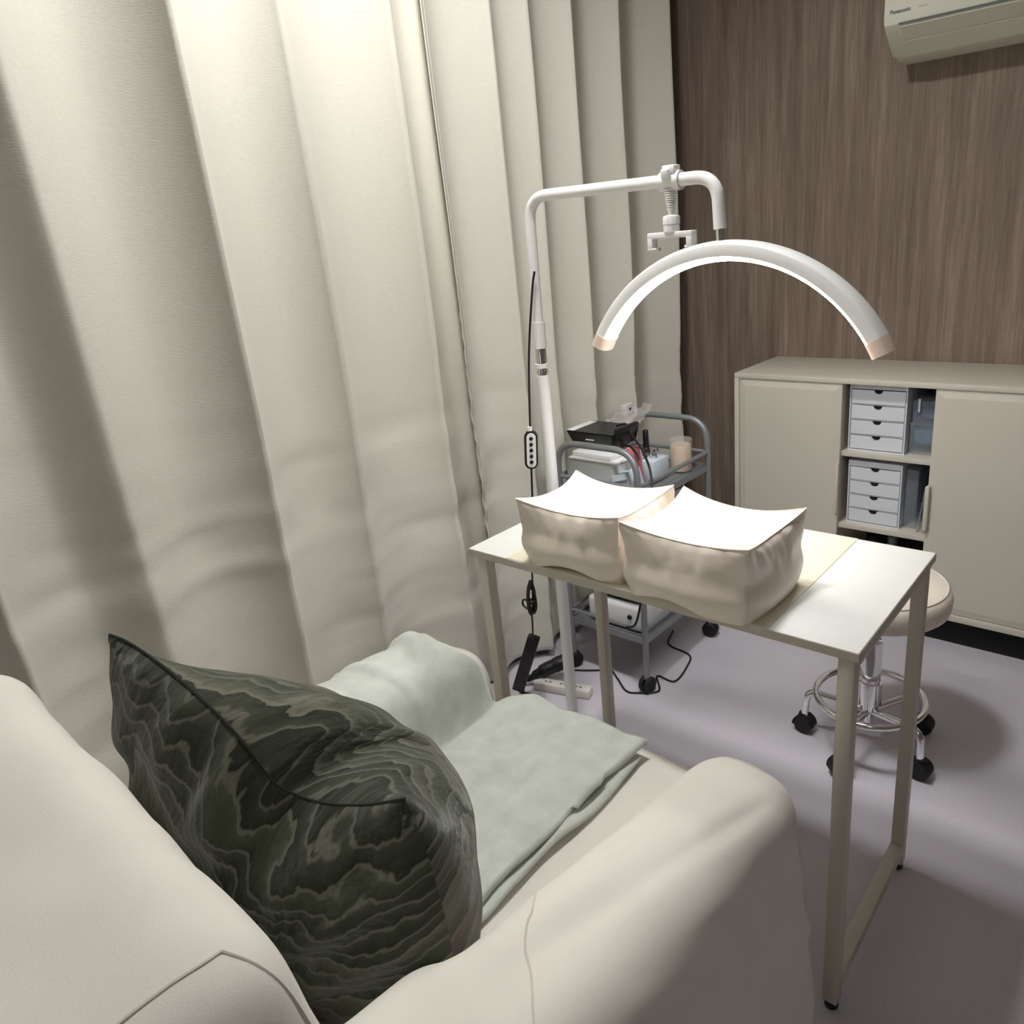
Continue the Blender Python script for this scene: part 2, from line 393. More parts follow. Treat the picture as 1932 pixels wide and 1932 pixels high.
b = B(); box(b, -.826, -.812, CY0+.03, CY1-.012, CZ0+.02, CZ1-.018); obj('divider', b, 'cabin', t, smooth=False)
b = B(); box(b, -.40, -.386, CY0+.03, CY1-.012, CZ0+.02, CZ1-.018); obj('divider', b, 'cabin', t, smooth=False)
for z in (.597, .352):
    b = B(); box(b, -.812, -.40, CY0+.022, CY1-.012, z-.016, z, .001); obj('shelf', b, 'cab', t)
def door(x0, x1, hx, side):
    z0, z1 = CZ0+.022, CZ1-.020; y = CY0+.002
    b = B(); box(b, x0, x1, y+.006, y+.02, z0, z1, .001)
    # bevelled raised field
    ins = .022
    A = [(x0, z0), (x1, z0), (x1, z1), (x0, z1)]; D = [(x0+ins, z0+ins), (x1-ins, z0+ins), (x1-ins, z1-ins), (x0+ins, z1-ins)]
    av = [b.verts.new((p[0], y+.0055, p[1])) for p in A]; dv = [b.verts.new((p[0], y, p[1])) for p in D]
    for i in range(4): b.faces.new((av[i], av[(i+1) % 4], dv[(i+1) % 4], dv[i]))
    b.faces.new(dv)
    d = obj('door', b, 'cab', t, smooth=False)
    b = B()
    if side == 'bar': box(b, hx-.008, hx+.004, y-.016, y+.004, .385, .525, .0025)
    else: box(b, hx-.006, hx+.003, y-.007, y+.004, .39, .56, .0025)
    h = obj('handle', b, 'cab', d)
    return d
door(CX0+.018, -.811, -.812, 'pull'); door(-.542, CX1-.018, -.538, 'bar')
# drawer units inside
def drawer_unit(x0, x1, z0, z1, y0, label):
    r = thing('drawer_unit', label, 'drawer box', ((x0+x1)/2, y0+.11, z0), 'white four-drawer boxes in the cabinet opening')
    y1 = y0+.24; th = .004
    b = B(); box(b, x0, x0+th, y0, y1, z0, z1); box(b, x1-th, x1, y0, y1, z0, z1); box(b, x0+th, x1-th, y0, y1, z1-th, z1); box(b, x0+th, x1-th, y0, y1, z0, z0+th); box(b, x0+th, x1-th, y1-th, y1, z0+th, z1-th)
    hh = z1-z0-.022
    for k in range(1, 4): box(b, x0+th, x1-th, y0+.003, y1, z0+th+hh*k/4-.001, z0+th+hh*k/4+.001)
    box(b, x0+th, x1-th, y0+.002, y0+.008, z1-.018, z1-th)
    obj('shell', b, 'drawer', r, smooth=False)
    mesh = None
    for k in range(4):
        a = z0+th+hh*k/4+.003; c = z0+th+hh*(k+1)/4-.003
        cx = (x0+x1)/2
        # front with a half-moon cut at the top
        b = B(); pts = [(x0+th+.002, a), (x1-th-.002, a), (x1-th-.002, c)]
        pts += [(cx+.013*math.cos(q), c-.0005-.011*math.sin(q)) for q in [PI*i/10 for i in range(11)]]
        pts += [(x0+th+.002, c)]
        extr(b, pts, y0+.001, y0+.005, 'Y')
        box(b, x0+th+.004, x1-th-.004, y0+.03, y1-.01, a, c-.012)
        d = obj('drawer', b, 'drawer', r, smooth=False)
        b = B(); box(b, cx-.018, cx+.018, y0+.0055, y0+.009, c-.016, c-.0005); obj('cutout_shade', b, 'blackhole', d, smooth=False)  # near-black sheet behind the half-moon cut, standing in for the shade inside
drawer_unit(-.799, -.628, .597, .813, 2.345, 'white four-drawer box on the upper shelf of the cabinet')
drawer_unit(-.793, -.628, .352, .563, 2.345, 'white four-drawer box on the lower shelf of the cabinet')
r = thing('storage_box', 'clear lidded box holding folded blue cloth on the upper cabinet shelf', 'storage box', (-.57, 2.46, .597))
b = B(); box(b, -.622, -.49, 2.37, 2.58, .598, .688, .004); obj('tub', b, 'clear', r)
b = B(); box(b, -.624, -.488, 2.368, 2.582, .688, .694, .002); obj('lid', b, 'clear', r)
b = B(); box(b, -.612, -.50, 2.38, 2.57, .625, .672, .008); obj('folded_cloth', b, 'bluefill', r)
r = thing('storage_box', 'clear open box with a pale clip stacked on the lidded blue box', 'storage box', (-.57, 2.46, .695))
b = B(); box(b, -.618, -.49, 2.37, 2.58, .6945, .764, .004); obj('tub', b, 'clear', r)
b = B(); box(b, -.602, -.595, 2.362, 2.37, .73, .77, .002); obj('clip', b, 'drawer', r)
b = B(); box(b, -.60, -.50, 2.40, 2.55, .70, .735, .01); obj('contents', b, 'bluefill', r)
b = B(); box(b, -.622, -.585, 2.37, 2.58, .3525, .545, .004); tag(obj('file_holder', b, 'clear', origin=(-.6, 2.47, .352)), 'clear upright file holder beside the lower drawer box', 'file holder')
def glasses(x0, ang, lab):
    b = B(); box(b, x0, x0+.006, 2.345, 2.56, .3525, .50, .002, rot=(0, ang, 0), about=(x0, 2.45, .3525))
    tag(obj('plastic_divider', b, 'clear', origin=(x0, 2.45, .352)), lab, 'divider')
glasses(-.578, .12, 'clear plastic sheet leaning next to the clear file holder')
glasses(-.560, .16, 'clear plastic sheet leaning nearest the right cabinet door')
for x, y, r_, h, m, lab, nm in ((-.735, 2.44, .02, .15, 'darkitem', 'dark bottle furthest left in the bottom of the cabinet', 'bottle'), (-.675, 2.46, .022, .16, 'greymetal', 'grey round can in the bottom of the cabinet', 'can'), (-.60, 2.42, .027, .135, 'olive', 'yellowish jar in the bottom of the cabinet', 'jar')):
    b = B(); lathe(b, [(r_*.95, 0), (r_, .005), (r_, h*.75), (r_*.7, h*.85), (r_*.7, h)], (x, y, CZ0+.0205), 20)
    tag(obj(nm, b, m, origin=(x, y, CZ0+.0205)), lab, nm)

# ------------------------------------------------------------------ stool
SX, SY = -.50, 1.715
t = thing('rolling_stool', 'round cream-topped chrome rolling stool behind the table', 'stool', (SX, SY, 0))
b = B(); lathe(b, [(.02, .392), (.11, .392), (.145, .396), (.157, .407), (.161, .422), (.1615, .440), (.158, .455), (.150, .463), (.143, .4665), (.10, .470), (.03, .471)], (SX+.005, SY+.01, 0), 56); obj('seat', b, 'leather', t, angle=60)
b = B(); tube(b, [(SX+.005+.149*math.cos(a), SY+.01+.149*math.sin(a), .4640) for a in [2*PI*k/60 for k in range(61)]], .0022, 6, False); obj('seat_piping', b, 'piping', t)
b = B(); lathe(b, [(.012, .06), (.012, .10), (.022, .11), (.022, .125), (.029, .128), (.029, .19), (.024, .192), (.024, .30), (.0235, .305), (.014, .307), (.014, .37), (.045, .38), (.06, .392)], (SX, SY, 0), 28); obj('gas_column', b, 'chrome', t, angle=30)
b = B(); n = 64; tube(b, [(SX+.13*math.cos(2*PI*k/n), SY+.13*math.sin(2*PI*k/n), .142) for k in range(n+1)], .0085, 10, False); obj('foot_ring', b, 'chrome', t)
def caster(px, py, ang, t, R=.024, stem=.06, hood=True, legr=None):
    """a twin-wheel caster standing on the floor at px,py"""
    b = B()
    for s in (-1, 1):
        lathe(b, [(R*.4, -.007), (R*.9, -.007), (R, -.004), (R, .004), (R*.9, .007), (R*.4, .007)], (0, 0, 0), 24, 'Y')
        vs = b.verts[-24*6:]; bmesh.ops.translate(b, vec=(0, s*.010, R), verts=vs)
    if hood:
        pr = [(R*1.12*math.cos(q), R+R*1.12*math.sin(q)) for q in [PI*(i/12)*1.05-.15 for i in range(13)]]
        pr += [(x*.86, R+(z-R)*.86) for x, z in pr[::-1]]
        extr(b, pr, -.0185, .0185, 'Y')
        lathe(b, [(.010, R*1.9), (.011, R*1.95), (.012, R*2.25), (.009, R*2.4)], (R*.15, 0, 0), 14)
    else:
        lathe(b, [(.009, R*1.0), (.009, R*2.1), (.007, R*2.3)], (0, 0, 0), 12)
    bmesh.ops.rotate(b, cent=(0, 0, 0), matrix=Matrix.Rotation(ang, 3, 'Z'), verts=b.verts)
    bmesh.ops.translate(b, vec=(px, py, 0.0005), verts=b.verts)
    return obj('caster', b, 'rubber', t, angle=35)
for k in range(5):
    a = math.radians(193+72*k); ca, sa = math.cos(a), math.sin(a)
    b = B(); tube(b, roundpath([(SX+.015*ca, SY+.015*sa, .105), (SX+.152*ca, SY+.152*sa, .128), (SX+.158*ca, SY+.158*sa, .05)], .03), .0095, 12); obj('leg', b, 'chrome', t)
    caster(SX+.158*ca, SY+.158*sa, a+random.uniform(-1, 1), t)

# ------------------------------------------------------------------ trolley
TX0, TX1, TY0, TY1 = -1.39, -1.112, 1.611, 2.0
t = thing('trolley', 'grey tubular steel trolley on black casters beside the curtain', 'trolley', ((TX0+TX1)/2, (TY0+TY1)/2, 0))
for y in (TY0, TY1):
    b = B(); tube(b, roundpath([(TX0, y, .045), (TX0, y, .748), (TX1, y, .748), (TX1, y, .045)], .075, 8), .0095, 12); obj('frame', b, 'greymetal', t)
for y in (TY0, TY1):
    for z in (.645,): 
        b = B(); tube(b, [(TX0, y, z), (TX1, y, z)], .0065, 10); obj('cross_bar', b, 'greymetal', t)
for x in (TX0, TX1):
    for z in (.645,):
        b = B(); tube(b, [(x, TY0, z), (x, TY1, z)], .0065, 10); obj('side_rail', b, 'greymetal', t)
def shelf(z, h=.014, rail=True):
    b = B(); box(b, TX0+.004, TX1-.004, TY0+.004, TY1-.004, z-.003, z)
    for q in ((TX0-.004, TX0+.006, TY0, TY1), (TX1-.006, TX1+.004, TY0, TY1), (TX0, TX1, TY0-.004, TY0+.006), (TX0, TX1, TY1-.006, TY1+.004)): box(b, *q, z-.012, z+h-.012)
    # pressed ribs in the tray
    for k in range(9):
        x = TX0+.03+k*(TX1-TX0-.06)/8; box(b, x-.003, x+.003, TY0+.01, TY1-.01, z, z+.0015)
    obj('tray', b, 'greymetal', t, smooth=False)
shelf(.598, .02); shelf(.40, .02); shelf(.172, .02)
for x in (TX0, TX1):
    b = B(); tube(b, [(x, TY0, .205), (x, TY1, .205)], .005, 8); obj('side_rail', b, 'greymetal', t)
for y in (TY0, TY1):
    b = B(); tube(b, [(TX0, y, .205), (TX1, y, .205)], .005, 8); obj('cross_bar', b, 'greymetal', t)
for x in (TX0, TX1):
    for y in (TY0, TY1): caster(x, y, random.uniform(0, 3), t, R=.025, hood=False)
# on the trolley
r = thing('sterilizer', 'white box appliance with dark slotted top on the lowest trolley tray', 'appliance', (-1.24, 1.75, .1745))
b = B(); box(b, -1.338, -1.135, 1.632, 1.86, .1755, .258, .014, 3); obj('housing', b, 'whiteplastic', r)
b = B(); box(b, -1.315, -1.16, 1.655, 1.80, .2575, .2605, .003); obj('slot_base', b, 'grille', r)
b = B()
for k in range(14): x = -1.308+k*.0108; box(b, x, x+.004, 1.66, 1.795, .2605, .2645)
obj('grille_bars', b, 'greymetal', r, smooth=False)
b = B(); lathe(b, [(.008, 0), (.008, -.004), (.006, -.006)], (-1.178, 1.633, .222), 18, 'Y'); obj('button', b, 'black', r)
for k in range(4):
    b = B(); box(b, -1.312+k*.043, -1.284+k*.043, 1.6305, 1.635, .1935, .1965); obj('vent_slot', b, 'grille', r, smooth=False)
b = B(); box(b, -1.375, -1.205, 1.63, 1.78, .602, .690, .003); tag(obj('paper_box', b, 'carton', origin=(-1.29, 1.7, .5995)), 'pale grey carton inside the front rail of the top trolley tray', 'box')
b = B(); box(b, -1.375, -1.205, 1.64, 1.79, .6905, .697, .002, rot=(0, 0, .03)); tag(obj('card_stack', b, 'whiteplastic', origin=(-1.29, 1.7, .691)), 'white stack of cards lying on the pale grey carton', 'cards')
b = B(); box(b, -1.365, -1.225, 1.65, 1.77, .6975, .712, .002, rot=(0, 0, -.04)); tag(obj('notepad', b, 'whiteplastic', origin=(-1.3, 1.7, .698)), 'white notepad lying under the black case on the trolley', 'notepad')
r = thing('black_case', 'open glossy black case lying on top of the white notepad', 'case', (-1.32, 1.73, .713))
def trap(bm, x0, x1, y0, y1, z0, z1, fl):
    v = [(x0, y0, z0), (x1, y0, z0), (x1, y1, z0), (x0, y1, z0), (x0-fl, y0-fl, z1), (x1+fl, y0-fl, z1), (x1+fl, y1+fl, z1), (x0-fl, y1+fl, z1)]
    v = [bm.verts.new(p) for p in v]
    for f in ((3, 2, 1, 0), (0, 1, 5, 4), (1, 2, 6, 5), (2, 3, 7, 6), (3, 0, 4, 7), (4, 5, 6, 7)): bm.faces.new([v[i] for i in f])
b = B(); trap(b, -1.385, -1.25, 1.69, 1.79, .7135, .766, .018); bmesh.ops.bevel(b, geom=b.edges[:], offset=.003, segments=2, affect='EDGES'); obj('tray', b, 'black', r)
b = B(); box(b, -1.335, -1.305, 1.679, 1.683, .742, .746); obj('light_strip', b, 'whiteplastic', r, smooth=False)
b = B(); box(b, -1.40, -1.375, 1.675, 1.79, .766, .769, .001); obj('rim_tab', b, 'whiteplastic', r)
b = B(); box(b, -1.246, -1.230, 1.69, 1.80, .722, .780, .004, rot=(0, .25, 0)); obj('hinge_end', b, 'black', r)
def baggy(u, v):
    x = -1.36+.13*u+.012*ns(u*5, v*5, 1); y = 1.80+.09*v+.01*ns(u*5, v*5, 4); z = .762+.055*v*(.3+.7*u)+.014*ns(u*6, v*6, 9)
    return (x, y, z)
M['bag'] = mat('thin_clear_film', srgb(214, 205, 208), .15, alpha=.3)
o = tag(obj('plastic_bag', gridmesh(baggy, 20, 16), 'bag', origin=(-1.3, 1.8, .75), angle=180), 'crumpled clear plastic bag behind the black case', 'bag')
b = B(); box(b, -1.20, -1.182, 1.655, 1.70, .700, .7065, .002, rot=(0, -.35, .4)); tag(obj('nail_file', b, 'whiteplastic', origin=(-1.19, 1.68, .7)), 'short white file lying beside the notepad', 'nail file')
r = thing('plastic_case', 'clear box with white inserts leaning at the trolley front rail', 'box', (-1.17, 1.66, .602))
b = B(); box(b, -1.196, -1.14, 1.625, 1.70, .602, .672, .004, rot=(0, -.3, 0), about=(-1.17, 1.66, .602)); obj('shell', b, 'bluebox', r)
for k in range(3):
    b = B(); box(b, -1.198, -1.138, 1.621, 1.6255, .612+k*.02, .615+k*.02, rot=(0, -.3, 0), about=(-1.17, 1.66, .602)); obj('insert_edge', b, 'greymetal', r, smooth=False)
def pinkf(u, v):
    a = u*2*PI; z = .602+.115*v; rr = .026*(1-.35*v)*(1+.10*math.cos(a*7))
    return (-1.212+rr*math.cos(a)*1.25, 1.74+rr*math.sin(a), z)
tag(obj('pink_pouch', gridmesh(pinkf, 48, 10), 'pink', origin=(-1.212, 1.74, .601), angle=180), 'ribbed pink pouch behind the leaning clear box', 'pouch')
b = B(); box(b, -1.240, -1.165, 1.775, 1.86, .602, .667, .004); tag(obj('tissue_box', b, 'bluebox', origin=(-1.2, 1.82, .6)), 'pale blue box in the middle of the top trolley tray', 'box')
r = thing('polish_bottle', 'slim bottle with tall black cap standing on the pale blue box', 'bottle', (-1.225, 1.83, .6675))
b = B(); lathe(b, [(.010, 0), (.0115, .002), (.0115, .022), (.007, .026)], (-1.225, 1.83, .668), 16); obj('glass', b, 'darkitem', r)
b = B(); lathe(b, [(.009, .0), (.0095, .002), (.0085, .05), (.007, .052)], (-1.225, 1.83, .694), 16); obj('cap', b, 'black', r)
for x, y, h, lab in ((-1.203, 1.80, .016, 'small silver cap at the front corner of the pale blue box'), (-1.186, 1.815, .013, 'small silver cap nearest the beige jar'), (-1.196, 1.84, .02, 'small silver cap at the back of the pale blue box')):
    b = B(); lathe(b, [(.009, 0), (.0095, .002), (.0085, h), (.006, h+.002)], (x, y, .6675), 16)
    tag(obj('metal_cap', b, 'chrome', origin=(x, y, .6675)), lab, 'cap')
r = thing('beige_jar', 'beige filled jar with a clear wrap on the top trolley tray', 'jar', (-1.165, 1.93, .599))
b = B(); lathe(b, [(.031, .003), (.032, .006), (.032, .078), (.029, .082)], (-1.165, 1.93, .6), 28); obj('contents', b, 'beigejar', r)
b = B(); lathe(b, [(.033, .002), (.035, .004), (.035, .098), (.033, .1)], (-1.165, 1.93, .6), 28); obj('wrap', b, 'bag', r)
b = B(); lathe(b, [(.001, 0), (.03, 0), (.034, .01), (.034, .15), (.03, .165), (.001, .168)], (-1.15, 1.86, .403), 24); tag(obj('towel_roll', b, 'towel', origin=(-1.15, 1.86, .403)), 'pale rolled towel standing on the middle trolley tray', 'towel')
b = B(); tube(b, smoothpath([(-1.276, 1.755, .772), (-1.245, 1.76, .778), (-1.223, 1.75, .757), (-1.165, 1.72, .718), (-1.112, 1.675, .681), (-1.085, 1.64, .638), (-1.082, 1.62, .593), (-1.085, 1.60, .50), (-1.09, 1.585, .38), (-1.115, 1.575, .25), (-1.16, 1.585, .215)], 8), .0035, 8)
tag(obj('appliance_cord', b, 'cord', origin=(-1.2, 1.7, .7)), 'black cord looping out of the black case over the trolley side', 'cord')
b = B(); tube(b, smoothpath([(-1.25, 1.73, .72), (-1.215, 1.73, .722), (-1.185, 1.72, .708), (-1.172, 1.715, .69)], 8), .0035, 8)
tag(obj('short_cord', b, 'cord', origin=(-1.2, 1.72, .71)), 'short black cord over the pink pouch', 'cord')
# floor cable
fc = [(-1.40, 1.575), (-1.361, 1.586), (-1.303, 1.622), (-1.278, 1.645), (-1.225, 1.614), (-1.168, 1.575), (-1.134, 1.580), (-1.075, 1.615), (-1.129, 1.691), (-1.068, 1.694), (-1.08, 1.792), (-1.108, 1.849), (-1.198, 1.872), (-1.232, 1.955)]
fc[7] = (-1.082, 1.625)
b = B(); tube(b, smoothpath([(x, y, .0032) for x, y in fc], 8), .003, 8); tag(obj('floor_cable', b, 'cord', origin=(-1.2, 1.7, 0)), 'thin black cable winding over the floor under the trolley', 'cable')
r = thing('power_strip', 'white power strip lying on the floor below the curtain', 'power strip', (-1.33, 1.465, 0))
vs = []
def rotb(bm, ang, c): bmesh.ops.rotate(bm, cent=c, matrix=Matrix.Rotation(ang, 3, 'Z'), verts=bm.verts)
b = B(); box(b, -1.42, -1.235, 1.452, 1.488, .001, .028, .004); rotb(b, .27, (-1.33, 1.47, 0)); obj('body', b, 'ivory', r)
for k in range(3):
    for s in (-1, 1):
        b = B(); x = -1.375+k*.05; box(b, x-.0035+s*.007, x+.0035+s*.007, 1.468, 1.472, .0275, .0287); rotb(b, .27, (-1.33, 1.47, 0)); obj('socket_slot', b, 'grille', r, smooth=False)
r = thing('power_plug', 'bulky black plug by the end of the power strip', 'plug', (-1.385, 1.50, .03))
b = B(); tube(b, smoothpath([(-1.46, 1.42, .012), (-1.43, 1.45, .03), (-1.40, 1.485, .048), (-1.375, 1.52, .06), (-1.36, 1.545, .075)], 6), [.006]*4+[.010]*3+[.016]*3+[.022]*6+[.024]*4+[.020]*5, 14); obj('housing', b, 'black', r)
b = B(); tube(b, smoothpath([(-1.36, 1.545, .075), (-1.355, 1.555, .10), (-1.36, 1.56, .13)], 6), .003, 8); obj('cord', b, 'cord', r)

# ------------------------------------------------------------------ arc lamp
LY = 1.356
t = thing('arc_lamp', 'white floor-standing half-moon LED lamp, lit, arching over the table', 'lamp', (-1.192, LY, 0))
PX = -1.195
b = B(); box(b, -1.31, -1.11, 1.08, 1.33, .001, .012, .004); box(b, PX-.03, PX+.03, 1.30, 1.372, .001, .009, .003); lathe(b, [(.022, .008), (.022, .02), (.018, .035)], (PX, LY, 0), 24); obj('base', b, 'lampwhite', t)
b = B(); tube(b, [(PX, LY, .04), (PX, LY, 1.0)], .0155, 18); obj('lower_pole', b, 'lampwhite', t)
b = B(); lathe(b, [(.012, 1.0), (.012, 1.006), (.0145, 1.006), (.0145, 1.012), (.012, 1.012), (.012, 1.018), (.0155, 1.018), (.0155, 1.027), (.013, 1.027), (.013, 1.066), (.0125, 1.066)], (PX, LY, 0), 18); obj('chrome_joint', b, 'chrome', t, angle=30)
b = B(); lathe(b, [(.0135, 1.0175), (.0162, 1.0178), (.0162, 1.028), (.0135, 1.0285)], (PX, LY, 0), 18); obj('collar', b, 'lampwhite', t)
b = B(); tube(b, [(PX, LY, 1.064), (PX, LY, 1.125)], .0155, 18); obj('sleeve', b, 'lampwhite', t)
b = B(); tube(b, roundpath([(PX, LY, 1.12), (PX+.004, LY, 1.398), (-.724, LY, 1.394), (-.719, LY, 1.30)], [.055, .07], 10), .0122, 18); obj('bent_arm', b, 'lampwhite', t)
b = B(); tube(b, [(-.719, LY, 1.31), (-.718, LY, 1.27)], .008, 14); obj('chrome_pin', b, 'chrome', t)
# arc
ax, R_, ang = -.708, .352, math.radians(58.5)
zc = 1.275-R_
def arc_part(prof, name, m, a0=-ang, a1=ang, n=60, parent=t):
    """prof in (across = Y, radial offset)"""
    b = B(); rings = []
    for i in range(n+1):
        a = a0+(a1-a0)*i/n
        rings.append([b.verts.new((ax+(R_+q)*math.sin(a), LY+p, zc+(R_+q)*math.cos(a))) for p, q in prof])
    k = len(prof)
    for i in range(n):
        for j in range(k): b.faces.new((rings[i][j], rings[i][(j+1) % k], rings[i+1][(j+1) % k], rings[i+1][j]))
    b.faces.new(rings[0][::-1]); b.faces.new(rings[-1])
    return obj(name, b, m, parent, angle=50)
hw = .026
house = [(hw*.96, -.024), (hw, -.018), (hw, -.004)]+[(hw*math.cos(q)*1.0, -.004+.009*math.sin(q)) for q in [PI*i/8 for i in range(1, 8)]]+[(-hw, -.004), (-hw, -.018), (-hw*.96, -.024)]
diff = [(-hw*.9, -.0235)]+[(-hw*.9*math.cos(q), -.024-.0095*math.sin(q)) for q in [PI*i/10 for i in range(1, 10)]]+[(hw*.9, -.0235)]
arc_part(house, 'lamp_housing', 'lampwhite'); arc_part(diff, 'diffuser', 'led')
cap = [(hw*1.05, -.022), (hw*1.05, -.004)]+[(hw*1.05*math.cos(q), -.006+.0115*math.sin(q)) for q in [PI*i/6 for i in range(1, 6)]]+[(-hw*1.05, -.004), (-hw*1.05, -.022)]+[(-hw*.98*math.cos(q), -.023-.012*math.sin(q)) for q in [PI*i/8 for i in range(1, 8)]]
for s in (-1, 1):
    a0, a1 = (ang, ang+.085) if s > 0 else (-ang-.085, -ang)
    arc_part(cap, 'end_cap', 'endcap', a0, a1, 3)
# phone clamp
r = thing('phone_clamp', 'white phone holder clamped on the lamp arm', 'phone holder', (-.825, LY, 1.39))
kx = -.822
b = B(); tube(b, [(kx-.022, LY, 1.394), (kx+.022, LY, 1.394)], .018, 20); box(b, kx-.012, kx+.016, LY-.016, LY+.010, 1.405, 1.422, .003); obj('clip', b, 'lampwhite', r, angle=35)
b = B(); box(b, kx-.010, kx+.008, LY-.024, LY-.015, 1.395, 1.415, .003, rot=(.2, 0, 0)); obj('lever', b, 'lampwhite', r)
b = B(); prof = [(.0135, 0)]
for k in range(9):
    rr = .0125-.0005*k; prof += [(rr, -.0005-k*.0042), (rr, -.0025-k*.0042), (rr*.72, -.003-k*.0042), (rr*.72, -.0042-k*.0042)]
prof += [(.006, -.0395), (.005, -.047)]
lathe(b, [(a, z) for a, z in prof], (kx, LY-.004, 1.379), 20); obj('spring_neck', b, 'lampwhite', r, angle=30)
b = B(); lathe(b, [(.008, 1.333), (.0155, 1.331), (.0168, 1.328), (.0168, 1.316), (.0155, 1.3155), (.0155, 1.3145), (.016, 1.314), (.016, 1.302), (.013, 1.300)], (kx, LY-.004, 0), 12); obj('ball_nut', b, 'lampwhite', r, angle=25)
b = B(); y0, y1 = LY-.014, LY+.008
box(b, kx-.052, kx+.050, y0, y1, 1.290, 1.302, .0025); box(b, kx-.052, kx-.040, y0, y1, 1.270, 1.294, .0025); box(b, kx+.036, kx+.050, y0, y1, 1.272, 1.294, .0025); box(b, kx-.052, kx-.032, y0, y1, 1.268, 1.2735, .002); box(b, kx+.032, kx+.050, y0, y1, 1.270, 1.2755, .002)
obj('jaws', b, 'lampwhite', r)
# lamp cord with remote, coil and driver
cordx = [(-1.178, LY-.016, 1.24), (-1.185, 1.335, 1.20), (-1.21, 1.33, 1.05), (-1.23, 1.33, .86)]
t2 = thing('hanging_cord', 'thin black lamp cord hanging along the white pole down to the floor', 'cord', (-1.24, 1.33, .0))
b = B(); tube(b, smoothpath(cordx, 8), .0026, 8); tube(b, smoothpath([(-1.237, 1.33, .775), (-1.255, 1.333, .60), (-1.285, 1.345, .47), (-1.303, 1.36, .42)], 8), .0026, 8)
tube(b, smoothpath([(-1.318, 1.36, .325), (-1.33, 1.37, .27), (-1.345, 1.38, .22)], 8), .0026, 8)
obj('cable', b, 'cord', t2)
b = B()
for k in range(6):
    ph = k*.4; pts = []
    for i in range(25):
        a = 2*PI*i/24
        pts.append((-1.308+.009*math.cos(a)*(1+.3*math.sin(ph*3))+.003*k-.008, 1.36+.006*math.sin(a+ph)-.002*k, .372+.05*math.sin(a)*(1-.05*k)))
    tube(b, pts, .0032, 6, False)
tube(b, smoothpath([(-1.30, 1.355, .36), (-1.335, 1.352, .365), (-1.338, 1.352, .345), (-1.30, 1.355, .33)], 5), .003, 6)
lathe(b, [(.010, -.006), (.0125, -.004), (.0125, .004), (.010, .006)], (-1.308, 1.355, .365), 12)
obj('coiled_bundle', b, 'cord', t2)
r = thing('lamp_remote', 'black inline lamp remote with five buttons on the hanging cord', 'remote', (-1.233, 1.33, .77))
def capsule(bm, c, hw_, hh, y0, y1):
    pts = [(c[0]+hw_*math.cos(a), c[1]+hh-hw_+hw_*math.sin(a)) for a in [PI*i/10 for i in range(11)]]+[(c[0]-hw_*math.cos(a), c[1]-hh+hw_-hw_*math.sin(a)) for a in [PI*i/10 for i in range(11)]]
    extr(bm, pts, y0, y1, 'Y')
b = B(); capsule(b, (0, 0), .0165, .049, -.007, .007); bmesh.ops.rotate(b, cent=(0, 0, 0), matrix=Euler((0, math.radians(4), math.radians(38))).to_matrix(), verts=b.verts); bmesh.ops.translate(b, vec=(-1.232, 1.33, .817), verts=b.verts); obj('body', b, 'black', r, angle=50)
b = B(); capsule(b, (0.001, 0), .0115, .044, -.0085, -.006); bmesh.ops.rotate(b, cent=(0, 0, 0), matrix=Euler((0, math.radians(4), math.radians(38))).to_matrix(), verts=b.verts); bmesh.ops.translate(b, vec=(-1.232, 1.33, .817), verts=b.verts); obj('face_plate', b, 'whiteplastic', r, angle=50)
for k in range(5):
    b = B(); lathe(b, [(.0048, 0), (.0048, -.002), (.0035, -.003)], (0.001, -.0085, .030-.015*k), 12, 'Y'); bmesh.ops.rotate(b, cent=(0, 0, 0), matrix=Euler((0, math.radians(4), math.radians(38))).to_matrix(), verts=b.verts); bmesh.ops.translate(b, vec=(-1.232, 1.33, .817), verts=b.verts); obj('button', b, 'black', r)
b = B(); lathe(b, [(.003, .864), (.006, .865), (.006, .875), (.003, .877)], (-1.230, 1.33, 0), 10); obj('strain_relief', b, 'whiteplastic', r)
b = B(); box(b, -.018, .018, -.013, .013, -.096, .096, .004)
bmesh.ops.rotate(b, cent=(0, 0, 0), matrix=Euler((0, math.radians(20), math.radians(30))).to_matrix(), verts=b.verts); bmesh.ops.translate(b, vec=(-1.382, 1.38, .131), verts=b.verts)
r = thing('power_adapter', 'long black power adapter hanging from the lamp cord by the curtain', 'adapter', (-1.40, 1.38, .03)); obj('body', b, 'black', r)
b = B(); tube(b, smoothpath([(-1.415, 1.38, .04), (-1.425, 1.385, .015), (-1.40, 1.40, .006), (-1.34, 1.40, .005), (-1.36, 1.36, .005), (-1.44, 1.41, .008), (-1.46, 1.42, .012)], 6), .0045, 8); obj('lead', b, 'cord', r)

